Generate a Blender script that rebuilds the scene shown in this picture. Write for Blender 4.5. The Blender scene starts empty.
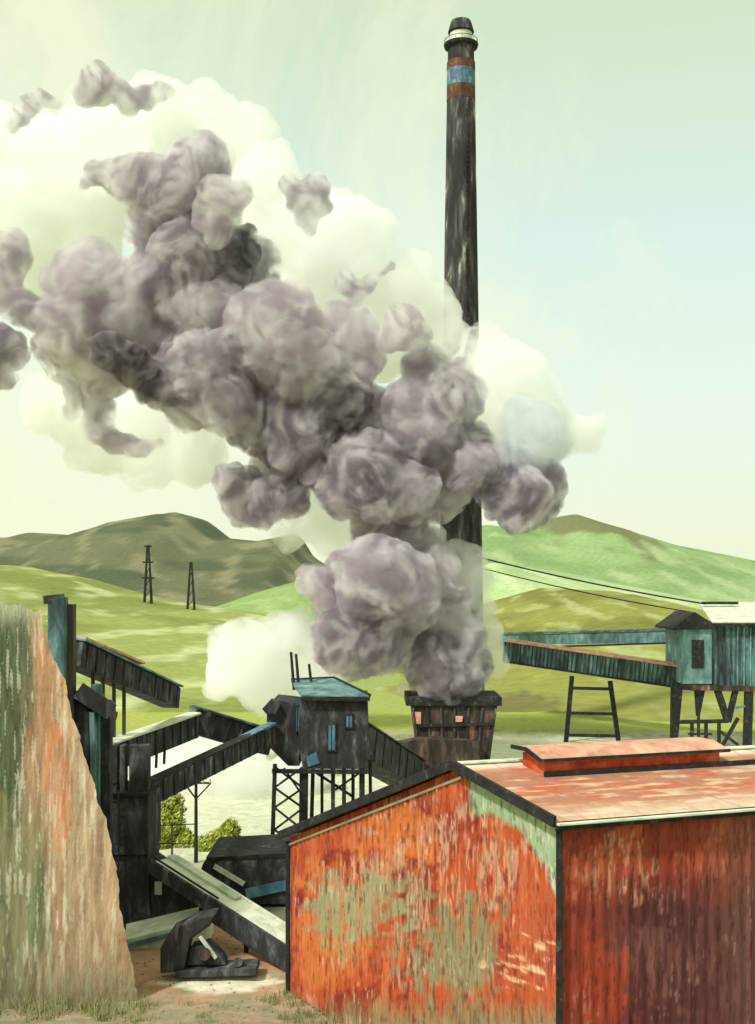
import bpy, bmesh, math, random
import numpy as np
from mathutils import Vector, Matrix, noise as mnoise
random.seed(7); RNG = np.random.default_rng(7)
S = bpy.context.scene
COL = S.collection
R = math.radians

# ------------------------------------------------------------------ camera numbers
F, CX, HY, HC = 1200.0, 377.5, 590.0, 13.2        # focal length in pixels, principal point, eye height (m)
def W(px, py, d):                                  # a point of the place d metres ahead of the eye
    return Vector(((px - CX) * d / F, d, HC - (py - HY) * d / F))
def G(px, d, z=0.0):
    return Vector(((px - CX) * d / F, d, z))

def lin(r, g, b):
    f = lambda c: (c / 12.92 if c <= .04045 else ((c + .055) / 1.055) ** 2.4)
    return (f(r / 255), f(g / 255), f(b / 255))

# ------------------------------------------------------------------ numpy value noise
def vnoise(x, y, seed=0):
    x = np.asarray(x, float); y = np.asarray(y, float)
    xi = np.floor(x).astype(np.int64); yi = np.floor(y).astype(np.int64)
    xf = x - xi; yf = y - yi
    def h(a, b):
        n = (a * 374761393 + b * 668265263 + seed * 982451653) & 0xffffffff
        n = ((n ^ (n >> 13)) * 1274126177) & 0xffffffff
        return ((n ^ (n >> 16)) & 0xffff) / 65535.0
    u = xf * xf * (3 - 2 * xf); v = yf * yf * (3 - 2 * yf)
    return (h(xi, yi) * (1 - u) + h(xi + 1, yi) * u) * (1 - v) + (h(xi, yi + 1) * (1 - u) + h(xi + 1, yi + 1) * u) * v
def fbm(x, y, seed=0, oct=4):
    t = 0; a = .5; s = 0
    for i in range(oct):
        t = t + a * vnoise(np.asarray(x) * 2 ** i, np.asarray(y) * 2 ** i, seed + i * 17); s += a; a *= .5
    return t / s
def sst(a, b, x):
    t = np.clip((np.asarray(x, float) - a) / (b - a), 0, 1); return t * t * (3 - 2 * t)

# ------------------------------------------------------------------ materials
def new_mat(name):
    m = bpy.data.materials.new(name); m.use_nodes = True
    nt = m.node_tree; nt.nodes.clear()
    out = nt.nodes.new('ShaderNodeOutputMaterial')
    b = nt.nodes.new('ShaderNodeBsdfPrincipled')
    nt.links.new(b.outputs[0], out.inputs[0])
    b.inputs['Specular IOR Level'].default_value = .25
    return m, nt, b
def ramp(nt, stops):
    r = nt.nodes.new('ShaderNodeValToRGB')
    e = r.color_ramp.elements
    while len(e) < len(stops): e.new(.5)
    for k, (p, c) in enumerate(stops):
        e[k].position = p; e[k].color = (*c, 1)
    return r
def noise_tex(nt, scale, stretch=(1, 1, 1), detail=6, rough=.6, dist=0, coord='Object', rot=(0, 0, 0)):
    tc = nt.nodes.new('ShaderNodeTexCoord'); mp = nt.nodes.new('ShaderNodeMapping')
    mp.inputs['Scale'].default_value = stretch; mp.inputs['Rotation'].default_value = rot
    nt.links.new(tc.outputs[coord], mp.inputs[0])
    n = nt.nodes.new('ShaderNodeTexNoise')
    n.inputs['Scale'].default_value = scale; n.inputs['Detail'].default_value = detail
    n.inputs['Roughness'].default_value = rough; n.inputs['Distortion'].default_value = dist
    nt.links.new(mp.outputs[0], n.inputs['Vector'])
    return n
def bump(nt, b, n, strength, dist=.1):
    bp = nt.nodes.new('ShaderNodeBump'); bp.inputs['Strength'].default_value = strength
    bp.inputs['Distance'].default_value = dist
    nt.links.new(n.outputs['Fac'], bp.inputs['Height']); nt.links.new(bp.outputs[0], b.inputs['Normal'])
def streak_mat(name, stops, scale=1.0, stretch=(1, 1, 1), rough=.85, bstr=.4, bscale=None, dist=.4, detail=7, rot=(0, 0, 0), bdist=.06):
    """weathered paint / rust: colour ramp over stretched noise, fine bump"""
    m, nt, b = new_mat(name)
    n = noise_tex(nt, scale, stretch, detail, .65, dist, rot=rot)
    r = ramp(nt, stops)
    nt.links.new(n.outputs['Fac'], r.inputs[0]); nt.links.new(r.outputs[0], b.inputs['Base Color'])
    b.inputs['Roughness'].default_value = rough
    n2 = noise_tex(nt, bscale or scale * 4, stretch, 6, .6, 0, rot=rot)
    bump(nt, b, n2, bstr, bdist)
    return m
def col_mat(name, scale=3, stretch=(1, 1, 1), var=.25, rough=.9, bstr=.5, bdist=.05):
    """paint and stains that belong to the surface come from the colour attribute, fine mottling from noise"""
    m, nt, b = new_mat(name)
    a = nt.nodes.new('ShaderNodeAttribute'); a.attribute_name = 'Col'
    n = noise_tex(nt, scale, stretch, 8, .7, .3)
    r = ramp(nt, [(.25, (1 - var,) * 3), (.75, (1 + var,) * 3)])
    mx = nt.nodes.new('ShaderNodeMix'); mx.data_type = 'RGBA'; mx.blend_type = 'MULTIPLY'; mx.inputs[0].default_value = 1
    nt.links.new(n.outputs['Fac'], r.inputs[0])
    nt.links.new(a.outputs['Color'], mx.inputs[6]); nt.links.new(r.outputs[0], mx.inputs[7])
    nt.links.new(mx.outputs[2], b.inputs['Base Color'])
    b.inputs['Roughness'].default_value = rough
    bump(nt, b, n, bstr, bdist)
    return m

K = lin
M = {}
M['black'] = streak_mat('sooty_steel', [(.3, K(34, 34, 36)), (.5, K(54, 54, 55)), (.6, K(80, 84, 86)), (.68, K(112, 122, 122)), (.76, K(182, 188, 178))], 1.9, (1, 1, .4), .75, .5, detail=9)
M['blacktrim'] = streak_mat('tarred_trim', [(.35, K(30, 30, 31)), (.58, K(50, 49, 49)), (.7, K(88, 88, 86)), (.8, K(130, 130, 124))], 3, (1, 1, 1), .8, .4)
M['brown'] = streak_mat('rusty_iron', [(.32, K(38, 35, 34)), (.48, K(60, 53, 49)), (.58, K(92, 76, 68)), (.66, K(150, 104, 80)), (.74, K(186, 178, 162))], 1.5, (1, 1, .3), .85, .5)
M['teal'] = streak_mat('faded_teal_sheet', [(.3, K(60, 82, 84)), (.48, K(96, 130, 132)), (.62, K(124, 156, 154)), (.75, K(184, 200, 190))], 1.2, (1, 1, .5), .7, .4)
M['tealdark'] = streak_mat('sooty_teal_sheet', [(.32, K(40, 46, 48)), (.48, K(66, 84, 86)), (.6, K(96, 134, 134)), (.74, K(166, 190, 180))], 1.4, (1, 1, .25), .75, .5)
M['blue'] = streak_mat('dusty_blue_glass', [(.3, K(50, 78, 98)), (.55, K(86, 128, 152)), (.75, K(140, 172, 180))], 2.2, (1, 1, .5), .35, .2)
M['pale'] = streak_mat('chalky_concrete', [(.3, K(150, 158, 140)), (.5, K(196, 204, 184)), (.72, K(222, 226, 206))], 1.4, (1, 1, 1), .9, .5)
M['cream'] = streak_mat('limewashed_sheet', [(.3, K(170, 172, 150)), (.5, K(212, 216, 194)), (.72, K(232, 234, 214))], 1.1, (1, 1, 1), .85, .3)
M['pink'] = streak_mat('salmon_sheet', [(.3, K(150, 116, 100)), (.5, K(204, 150, 128)), (.75, K(228, 196, 172))], 1.4, (1, 1, 1), .8, .3)
M['wood'] = streak_mat('grey_timber', [(.3, K(46, 44, 42)), (.5, K(74, 68, 60)), (.7, K(124, 112, 98))], 2.2, (1, 1, .12), .9, .5)
M['chim'] = streak_mat('sooty_brick_stack', [(.3, K(36, 34, 35)), (.48, K(58, 55, 55)), (.57, K(86, 83, 82)), (.63, K(136, 132, 126)), (.69, K(206, 206, 192))], .9, (1, 1, .22), .9, .7)
M['bandbrown'] = streak_mat('brown_band_paint', [(.35, K(70, 50, 42)), (.58, K(108, 72, 56)), (.72, K(150, 124, 104))], 1.5, (1, 1, .6), .85, .4)
M['bandblue'] = streak_mat('blue_band_paint', [(.35, K(62, 82, 102)), (.55, K(92, 122, 144)), (.7, K(150, 168, 170))], 1.5, (1, 1, .6), .8, .4)
M['white'] = streak_mat('white_band_paint', [(.3, K(190, 190, 174)), (.6, K(230, 230, 214))], 1.5, (1, 1, 1), .8, .2)
M['wallcol'] = col_mat('peeling_red_paint', 5, (1, 1, .25), .28, .85, .6, .04)
M['roofcol'] = col_mat('weathered_roof_sheet', 4, (1, 1, 1), .2, .85, .5, .04)
M['cliffcol'] = col_mat('stained_render', 2.2, (1, 1, .18), .3, .95, .9, .12)
M['groundcol'] = col_mat('trodden_earth', 1.6, (1, 1, 1), .3, .95, .8, .10)
M['tin'] = streak_mat('lantern_red_sheet', [(.3, K(120, 42, 28)), (.5, K(186, 74, 44)), (.68, K(206, 112, 76)), (.8, K(222, 170, 134))], 2.2, (1, 1, 1), .8, .3)

# ------------------------------------------------------------------ object helpers
OFF = {}
def link(o, parent=None):
    COL.objects.link(o)
    if parent is not None: o.parent = parent
    return o
def tag(o, label=None, cat=None, group=None, kind=None):
    if label: o['label'] = label
    if cat: o['category'] = cat
    if group: o['group'] = group
    if kind: o['kind'] = kind
    return o
def thing(name, loc, label, cat, group=None):
    o = bpy.data.objects.new(name, None); o.empty_display_size = .5
    o.location = loc; OFF[o] = Vector(loc); link(o)
    return tag(o, label, cat, group)
class MB:
    def __init__(s): s.v = []; s.f = []
    def add(s, vs, fs):
        n = len(s.v); s.v += [Vector(v) for v in vs]; s.f += [tuple(n + i for i in f) for f in fs]; return s
    def hexa(s, b, t):                              # bottom loop of 4, top loop of 4
        return s.add(list(b) + list(t), [(3, 2, 1, 0), (4, 5, 6, 7), (0, 1, 5, 4), (1, 2, 6, 5), (2, 3, 7, 6), (3, 0, 4, 7)])
    def box(s, x0, x1, y0, y1, z0, z1):
        b = [(x0, y0, z0), (x1, y0, z0), (x1, y1, z0), (x0, y1, z0)]
        return s.hexa(b, [(x, y, z1) for x, y, _ in b])
    def beam(s, p, q, w, h=None, up=Vector((0, 0, 1))):
        p = Vector(p); q = Vector(q); h = h or w
        d = (q - p).normalized()
        if abs(d.dot(up)) > .98: up = Vector((0, 1, 0))
        sd = d.cross(up).normalized(); u = sd.cross(d).normalized()
        l = lambda c: [c - sd * w / 2 - u * h / 2, c + sd * w / 2 - u * h / 2, c + sd * w / 2 + u * h / 2, c - sd * w / 2 + u * h / 2]
        return s.hexa(l(p)[::-1], l(q)[::-1])
    def tube(s, p, q, r0, r1=None, n=10, cap=True):
        p = Vector(p); q = Vector(q); r1 = r0 if r1 is None else r1
        d = (q - p).normalized(); a = Vector((1, 0, 0)) if abs(d.x) < .9 else Vector((0, 1, 0))
        e = d.cross(a).normalized(); g = d.cross(e)
        vs = []
        for c, r in ((p, r0), (q, r1)):
            for k in range(n):
                t = 2 * math.pi * k / n; vs.append(c + e * math.cos(t) * r + g * math.sin(t) * r)
        fs = [(k, (k + 1) % n, n + (k + 1) % n, n + k) for k in range(n)]
        if cap: fs += [tuple(range(n))[::-1], tuple(range(n, 2 * n))]
        return s.add(vs, fs)
    def prism(s, poly, vec):                        # a flat polygon pushed along vec
        vec = Vector(vec); n = len(poly); vs = [Vector(p) for p in poly] + [Vector(p) + vec for p in poly]
        fs = [tuple(range(n))[::-1], tuple(range(n, 2 * n))] + [(k, (k + 1) % n, n + (k + 1) % n, n + k) for k in range(n)]
        return s.add(vs, fs)
    def build(s, name, mat, parent=None, smooth=False, bevel=0, colors=None):
        off = OFF.get(parent, Vector((0, 0, 0)))
        me = bpy.data.meshes.new(name)
        me.from_pydata([tuple(v - off) for v in s.v], [], s.f)
        bm = bmesh.new(); bm.from_mesh(me); bmesh.ops.recalc_face_normals(bm, faces=bm.faces)
        bm.to_mesh(me); bm.free()
        me.materials.append(mat)
        if smooth:
            for p in me.polygons: p.use_smooth = True
        o = bpy.data.objects.new(name, me); link(o, parent); OFF[o] = off
        if bevel:
            bv = o.modifiers.new('edge', 'BEVEL'); bv.width = bevel; bv.segments = 2; bv.limit_method = 'ANGLE'
        if colors is not None:
            ca = me.color_attributes.new('Col', 'FLOAT_COLOR', 'POINT')
            ca.data.foreach_set('color', np.c_[colors, np.ones(len(colors))].astype(np.float32).ravel())
        return o

def grid_sheet(name, fn, nu, nv, colfn, mat, parent=None, smooth=True):
    """fn(u,v)->x,y,z arrays ; colfn(x,y,z,u,v)->rgb array"""
    off = OFF.get(parent, Vector((0, 0, 0)))
    u, v = np.meshgrid(np.linspace(0, 1, nu), np.linspace(0, 1, nv)); u = u.ravel(); v = v.ravel()
    x, y, z = fn(u, v)
    c = colfn(x, y, z, u, v)
    me = bpy.data.meshes.new(name)
    idx = np.arange(nu * nv).reshape(nv, nu)
    f = np.stack([idx[:-1, :-1], idx[:-1, 1:], idx[1:, 1:], idx[1:, :-1]], -1).reshape(-1, 4)
    me.from_pydata(np.c_[x - off.x, y - off.y, z - off.z].tolist(), [], f.tolist())
    me.materials.append(mat)
    if smooth: me.polygons.foreach_set('use_smooth', [True] * len(me.polygons))
    if c is not None:
        ca = me.color_attributes.new('Col', 'FLOAT_COLOR', 'POINT')
        ca.data.foreach_set('color', np.c_[c, np.ones(len(c))].astype(np.float32).ravel())
    o = bpy.data.objects.new(name, me); link(o, parent); OFF[o] = off
    return o
def mixc(c, col, w):
    w = np.clip(w, 0, 1)[:, None]; return c * (1 - w) + np.array(col)[None] * w
def blob(x, y, cx, cy, rx, ry, seed, edge=.35, rag=.6):
    """ragged stain"""
    d = np.sqrt(((x - cx) / rx) ** 2 + ((y - cy) / ry) ** 2) + (fbm(x / rx * 3, y / ry * 3, seed) - .5) * rag * 2
    return 1 - sst(1 - edge, 1 + edge, d)
def stained(x, y, cx, cy, rx, ry, seed): return blob(x, y, cx, cy, rx, ry, seed, .25, .8)

# ------------------------------------------------------------------ camera, sun, sky
cam = bpy.data.cameras.new('camera'); co = bpy.data.objects.new('camera', cam); COL.objects.link(co)
co.location = (0, 0, HC); co.rotation_euler = (R(90), 0, 0)
cam.sensor_fit = 'AUTO'; cam.sensor_width = 36; cam.lens = 36 * F / 1024
cam.shift_y = (HY - 512) / 1024; cam.clip_start = .5; cam.clip_end = 20000
S.camera = co

sun_dir = Vector((-.50, -.52, .80)).normalized()
sl = bpy.data.lights.new('sun', 'SUN'); sl.energy = 2.6; sl.angle = R(5); sl.color = (1, .97, .92)
so = bpy.data.objects.new('sun', sl); COL.objects.link(so)
so.rotation_euler = sun_dir.to_track_quat('Z', 'Y').to_euler(); so.location = (-40, -30, 60)

wd = bpy.data.worlds.new('World'); S.world = wd; wd.use_nodes = True
nt = wd.node_tree; nt.nodes.clear()
wo = nt.nodes.new('ShaderNodeOutputWorld'); bg = nt.nodes.new('ShaderNodeBackground'); bg.inputs[1].default_value = .1
nt.links.new(bg.outputs[0], wo.inputs[0])
sky = nt.nodes.new('ShaderNodeTexSky'); sky.sky_type = 'NISHITA'; sky.sun_disc = False
sky.sun_elevation = math.asin(sun_dir.z); sky.sun_rotation = math.atan2(sun_dir.x, sun_dir.y)
sky.air_density = 1.2; sky.dust_density = 3; sky.ozone_density = 1
tc = nt.nodes.new('ShaderNodeTexCoord')
sep = nt.nodes.new('ShaderNodeSeparateXYZ'); nt.links.new(tc.outputs['Generated'], sep.inputs[0])
# overcast veil: colour by elevation (thin green-grey high cloud, cream towards the horizon)
mr = nt.nodes.new('ShaderNodeMapRange'); mr.inputs[1].default_value = -.02; mr.inputs[2].default_value = .48
nt.links.new(sep.outputs['Z'], mr.inputs[0])
veil = ramp(nt, [(0, K(226, 231, 196)), (.3, K(218, 230, 213)), (.6, K(206, 225, 213)), (.85, K(200, 216, 188)), (1, K(194, 210, 172))])
nt.links.new(mr.outputs[0], veil.inputs[0])
# broad drifting clouds
n1 = nt.nodes.new('ShaderNodeTexNoise'); n1.inputs['Scale'].default_value = 5; n1.inputs['Detail'].default_value = 9; n1.inputs['Roughness'].default_value = .68; n1.inputs['Distortion'].default_value = .6
mp = nt.nodes.new('ShaderNodeMapping'); mp.inputs['Scale'].default_value = (1.3, 1, .8); mp.inputs['Location'].default_value = (.35, .2, .1)
nt.links.new(tc.outputs['Generated'], mp.inputs[0]); nt.links.new(mp.outputs[0], n1.inputs['Vector'])
# more cloud towards the west (left)
ma = nt.nodes.new('ShaderNodeMath'); ma.operation = 'MULTIPLY_ADD'; ma.inputs[1].default_value = -.55; nt.links.new(sep.outputs['X'], ma.inputs[0]); nt.links.new(n1.outputs['Fac'], ma.inputs[2])
cr = ramp(nt, [(.40, (0, 0, 0)), (.68, (1, 1, 1))]); nt.links.new(ma.outputs[0], cr.inputs[0])
mx = nt.nodes.new('ShaderNodeMix'); mx.data_type = 'RGBA'; mx.inputs[7].default_value = (*K(234, 236, 202), 1)
mc = nt.nodes.new('ShaderNodeMath'); mc.operation = 'MULTIPLY'; mc.inputs[1].default_value = .75
nt.links.new(cr.outputs[0], mc.inputs[0]); nt.links.new(mc.outputs[0], mx.inputs[0]); nt.links.new(veil.outputs[0], mx.inputs[6])
# the veil in the sky texture's units, mixed over the physical sky
vm = nt.nodes.new('ShaderNodeVectorMath'); vm.operation = 'SCALE'; vm.inputs['Scale'].default_value = 9.8
nt.links.new(mx.outputs[2], vm.inputs[0])
mix = nt.nodes.new('ShaderNodeMix'); mix.data_type = 'RGBA'; mix.inputs[0].default_value = .9
nt.links.new(sky.outputs[0], mix.inputs[6]); nt.links.new(vm.outputs[0], mix.inputs[7]); nt.links.new(mix.outputs[2], bg.inputs[0])

S.view_settings.view_transform = 'Standard'; S.view_settings.look = 'None'; S.view_settings.exposure = 0.36; S.view_settings.gamma = 1
S.render.engine = 'CYCLES'
S.cycles.max_bounces = 24; S.cycles.volume_bounces = 20

# ------------------------------------------------------------------ ground and hills
def ground_col(x, y, z, u, v):
    c = np.tile(np.array(K(150, 146, 118)), (len(x), 1))
    n = fbm(x * .5, y * .18, 3); n2 = fbm(x * 1.6, y * .5, 9)
    c = mixc(c, K(120, 120, 92), sst(.45, .62, n))
    c = mixc(c, K(176, 164, 134), sst(.55, .75, n2) * .7)
    # bare tan earth in front of the conveyors
    c = mixc(c, K(190, 146, 114), stained(x, y, -6.6, 43.5, 5.6, 4.6, 4) * (.75 + .25 * n2))
    c = mixc(c, K(222, 216, 192), stained(x, y, -5.1, 40.3, 1.9, .75, 8))
    # pale dusty yard behind the buildings
    c = mixc(c, K(206, 208, 180), sst(52, 62, y + 6 * (n - .5)) * (1 - sst(104, 112, y + 5 * (n2 - .5))))
    # grass further off
    c = mixc(c, K(158, 166, 78), sst(106, 116, y + 8 * (n2 - .5)))
    # greenish near strip
    c = mixc(c, K(142, 136, 110), (1 - sst(37.6, 39.6, y + 2.5 * (n2 - .5))) * .8); c = mixc(c, K(178, 148, 124), sst(.5, .66, fbm(x * .9, y * 3.2, 77)) * (1 - sst(38, 41, y)) * .7)
    return c
def gz(x, y):
    return (fbm(np.asarray(x) * .4, np.asarray(y) * .4, 31) - .5) * .25
o = grid_sheet('ground', lambda u, v: (lambda x, y: (x, y, gz(x, y)))( -40 + 90 * u, 18 + 112 * v), 460, 560, ground_col, M['groundcol'])
o['kind'] = 'structure'
def far_col(x, y, z, u, v):
    c = np.tile(np.array(K(150, 160, 84)), (len(x), 1)); return mixc(c, K(120, 140, 84), sst(.4, .65, fbm(x * .01, y * .01, 2)))
o = grid_sheet('meadow_ground', lambda u, v: (-9000 + 18000 * u, -3000 + 14000 * v, 0 * u - .6), 90, 90, far_col, M['groundcol']); o['kind'] = 'structure'

def hill(name, prof, d, wf, wb, x0, x1, c0, c1, c2, seed, rough, scale, nu=260, nv=120, zf=-.5, extra=None):
    """ridge whose crest runs d metres off; prof gives crest heights; wf/wb its front and back slopes"""
    px = np.array([p[0] for p in prof], float); py = np.array([p[1] for p in prof], float)
    def fn(u, v):
        xx = (x0 + (x1 - x0) * u - CX) * d / F
        y = d - wf + (wf + wb) * v
        pc = xx * F / d + CX
        hc = HC - (np.interp(pc, px, py) - HY) * d / F
        t = np.where(y < d, (y - (d - wf)) / wf, 1 - (y - d) / wb)
        s = np.sin(np.clip(t, 0, 1) * math.pi / 2) ** 1.25
        z = zf + (hc - zf) * s
        z = z + (fbm(xx / scale, y / scale, seed) - .5) * rough * np.clip(t * 3, 0, 1) * (.35 + .65 * np.clip(abs(y - d) / (wf * .3), 0, 1))
        return xx, y, z
    def cf(x, y, z, u, v):
        c = np.tile(np.array(c0), (len(x), 1))
        a = fbm(x / scale * 1.3, z / scale * 5 + y / scale * .5, seed + 5); b = fbm(x / scale * 6 + z / scale * 5, y / scale * 1.4, seed + 8)
        c = mixc(c, c1, sst(.42, .62, a)); c = mixc(c, c2, sst(.55, .72, b) * .75)
        if extra: c = extra(c, x, y, z)
        return c
    o = grid_sheet(name, fn, nu, nv, cf, HM); o['kind'] = 'structure'; return fn
HM = col_mat('grassy_slope', .35, (1, 1, 1), .3, .95, .6, .6)
hill('hill', [(-400, 660), (-120, 640), (-20, 592), (14, 556), (24, 545), (50, 535), (95, 537), (140, 522), (180, 514), (205, 521), (230, 540), (262, 543), (300, 536), (312, 556), (360, 586), (460, 610), (620, 640)], 1250, 520, 500, -500, 700,
     K(102, 106, 78), K(80, 88, 64), K(138, 134, 104), 11, 9, 90)
hill('hill', [(200, 640), (380, 570), (480, 527), (520, 533), (548, 520), (566, 517), (600, 528), (640, 544), (700, 557), (755, 569), (900, 600), (1100, 620)], 1000, 420, 400, 150, 1150,
     K(138, 162, 108), K(122, 148, 96), K(162, 178, 132), 21, 6, 80,
     extra=lambda c, x, y, z: mixc(mixc(c, K(112, 116, 78), stained(x, y, 165, 915, 46, 130, 5)), K(124, 118, 82), stained(x, y, 318, 900, 60, 150, 6)))
hill('hillside', [(60, 680), (150, 640), (215, 608), (260, 592), (312, 578), (400, 606), (520, 640)], 640, 200, 200, 20, 560,
     K(136, 160, 96), K(120, 148, 88), K(160, 176, 116), 23, 4, 50)
fl = hill('field', [(-500, 575), (-100, 570), (20, 566), (80, 578), (130, 594), (180, 605), (230, 611), (300, 622), (400, 640), (480, 665)], 430, 315, 160, -700, 560,
     K(146, 154, 84), K(126, 136, 66), K(192, 200, 148), 25, 2.2, 30)
hill('hillside', [(300, 640), (400, 590), (490, 563), (560, 573), (640, 590), (700, 603), (800, 612), (1000, 640)], 560, 190, 180, 250, 1100,
     K(168, 188, 136), K(154, 178, 124), K(190, 204, 160), 27, 2, 50)
fr = hill('field', [(300, 660), (420, 634), (485, 604), (540, 588), (600, 591), (650, 604), (700, 622), (800, 640), (1000, 660)], 330, 222, 120, 280, 1100,
     K(138, 140, 68), K(116, 118, 54), K(170, 176, 118), 29, 2.0, 26,
     extra=lambda c, x, y, z: mixc(c, K(104, 100, 58), stained(x, y, 16, 140, 4, 12, 5) * .8))

# ------------------------------------------------------------------ red building
Cc = Vector((4.1, 27.0, 0)); Lc = Vector((-2.9, 39.5, 0))
fd = (Lc - Cc); ed = Vector((.937, .349, 0)); LEN = 26.0
def fp(u, z): return Cc + fd * u + Vector((0, 0, z))
UA = .279; ZC, ZA, ZL = 7.98, 8.68, 5.04
rb = thing('red_shed', (4.1, 27, 0), 'large red shed with peeling orange paint and a low gabled roof in the right foreground', 'building')
nrm = Vector((-fd.y, fd.x, 0)).normalized()
if nrm.y > 0: nrm = -nrm
def pix(x, y, z): return CX + x / y * F, HY + (HC - z) / y * F
def front_fn(u, v):
    top = np.where(u < UA, ZC + (ZA - ZC) * u / UA, ZA + (ZL - ZA) * (u - UA) / (1 - UA))
    w_ = np.sin(u * fd.length / .34 * 2 * math.pi) * .016 + .02 * (np.mod(u * fd.length, 1.7) < .09) + (fbm(u * 9, v * 5, 7) - .5) * .05
    return Cc.x + fd.x * u + nrm.x * w_, Cc.y + fd.y * u + nrm.y * w_, top * v
def front_col(x, y, z, u, v):
    px, py = pix(x, y, z)
    c = np.tile(np.array(K(182, 82, 46)), (len(x), 1))
    st = fbm(px / 5, py / 42, 41); st2 = fbm(px / 2.6, py / 26, 44); br = fbm(px / 26 + py / 60, py / 40, 47)
    c = mixc(c, K(138, 46, 34), sst(.48, .64, br) * .9)
    c = mixc(c, K(198, 108, 68), sst(.52, .66, st) * .8)
    c = mixc(c, K(204, 118, 62), stained(px, py, 330, 930, 34, 60, 63) * .8)
    c = mixc(c, K(206, 120, 64), stained(px, py, 400, 835, 40, 30, 65) * .7)
    c = mixc(c, K(112, 42, 34), stained(px, py, 420, 900, 26, 34, 67) * .6)
    c = mixc(c, K(200, 156, 128), stained(px, py, 455, 868, 100, 52, 3) * sst(.44, .62, st2) * .9)
    c = mixc(c, K(156, 148, 112), stained(px, py, 362, 904, 50, 32, 6) * (.55 + .6 * sst(.35, .6, st)))
    c = mixc(c, K(160, 158, 112), stained(px, py, 340, 940, 18, 26, 16) * sst(.35, .6, st) * .7)
    c = mixc(c, K(140, 132, 98), stained(px, py, 464, 955, 38, 56, 9) * (.6 + .4 * sst(.35, .6, st)))
    c = mixc(c, K(146, 144, 112), stained(px, py, 425, 962, 50, 26, 12) * sst(.4, .6, st2) * .8)
    c = mixc(c, K(184, 90, 58), stained(px, py, 535, 945, 38, 48, 14) * .85)
    c = mixc(c, K(232, 186, 150), stained(px, py, 528, 958, 36, 26, 15) * sst(.52, .66, fbm(px / 30, py / 6 - px / 16, 52)))
    # mint paint left under the right verge
    e = 824 + (px - 560) * .58                                     # verge line
    low = e + 22 + 22 * fbm(px / 14, py / 60, 61) + np.clip((px - 530) / 30, 0, 1) * 46
    c = mixc(c, K(150, 178, 142), sst(466, 474, px) * (1 - sst(-5, 5, py - low)) * .95)
    c = mixc(c, K(198, 208, 180), sst(500, 560, px) * (1 - sst(-6, 8, py - low)) * sst(.5, .65, st2))
    # splashed, mossy foot
    foot = sst(990, 1030, py + 30 * (st - .5) + 26 * (fbm(px / 34, py / 80, 71) - .5))
    c = mixc(c, K(132, 134, 98), foot * .8)
    c = mixc(c, K(110, 38, 28), sst(.6, .75, st2) * .45)
    s3 = fbm(px / 1.5, py / 12, 243); c = mixc(c, K(222, 190, 166), sst(.66, .72, s3) * sst(.42, .6, br) * .5); c = mixc(c, K(92, 40, 32), (1 - sst(.30, .36, s3)) * .6)
    return c
grid_sheet('gable_wall', front_fn, 460, 200, front_col, M['wallcol'], rb, smooth=False)
def side_fn(u, v):
    w_ = np.sin(u * LEN / .34 * 2 * math.pi) * .016 + .02 * (np.mod(u * LEN, 1.7) < .09) + (fbm(u * 18, v * 5, 8) - .5) * .05
    return Cc.x + ed.x * LEN * u + ed.y * w_, Cc.y + ed.y * LEN * u - ed.x * w_, ZC * v
def side_col(x, y, z, u, v):
    px, py = pix(x, y, z)
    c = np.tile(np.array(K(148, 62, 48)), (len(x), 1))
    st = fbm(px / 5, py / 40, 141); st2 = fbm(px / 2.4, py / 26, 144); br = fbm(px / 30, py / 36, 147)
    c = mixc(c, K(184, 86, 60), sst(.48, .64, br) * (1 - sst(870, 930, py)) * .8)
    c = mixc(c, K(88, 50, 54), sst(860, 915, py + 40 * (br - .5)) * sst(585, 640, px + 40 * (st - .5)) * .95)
    c = mixc(c, K(134, 84, 76), stained(px, py, 655, 965, 60, 40, 33) * sst(.4, .6, st) * .7)
    c = mixc(c, K(170, 66, 44), stained(px, py, 605, 985, 28, 40, 35) * .7)
    c = mixc(c, K(206, 150, 124), stained(px, py, 618, 868, 34, 30, 37) * sst(.48, .64, st2) * .9)
    c = mixc(c, K(122, 84, 74), sst(690, 745, px + 40 * (st - .5)) * .6)
    c = mixc(c, K(96, 34, 30), sst(.58, .74, st2) * .5)
    s3 = fbm(px / 1.5, py / 14, 343); c = mixc(c, K(196, 150, 136), sst(.66, .72, s3) * sst(.42, .6, br) * .3); c = mixc(c, K(70, 32, 34), (1 - sst(.30, .36, s3)) * .6)
    return c
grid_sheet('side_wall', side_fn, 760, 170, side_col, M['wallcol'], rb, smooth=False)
# back and far walls close the shell
mb = MB(); E = ed * LEN
bL, bC, bA = Lc + E, Cc + E, fp(UA, 0) + E
mb.add([Lc, Lc + E, Lc + E + Vector((0, 0, ZL)), Lc + Vector((0, 0, ZL))], [(0, 1, 2, 3)])
mb.add([bC, bL, bL + Vector((0, 0, ZL)), bA + Vector((0, 0, ZA)), bC + Vector((0, 0, ZC))], [(0, 1, 2, 3, 4)])
mb.build('rear_wall', M['tin'], rb)
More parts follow.
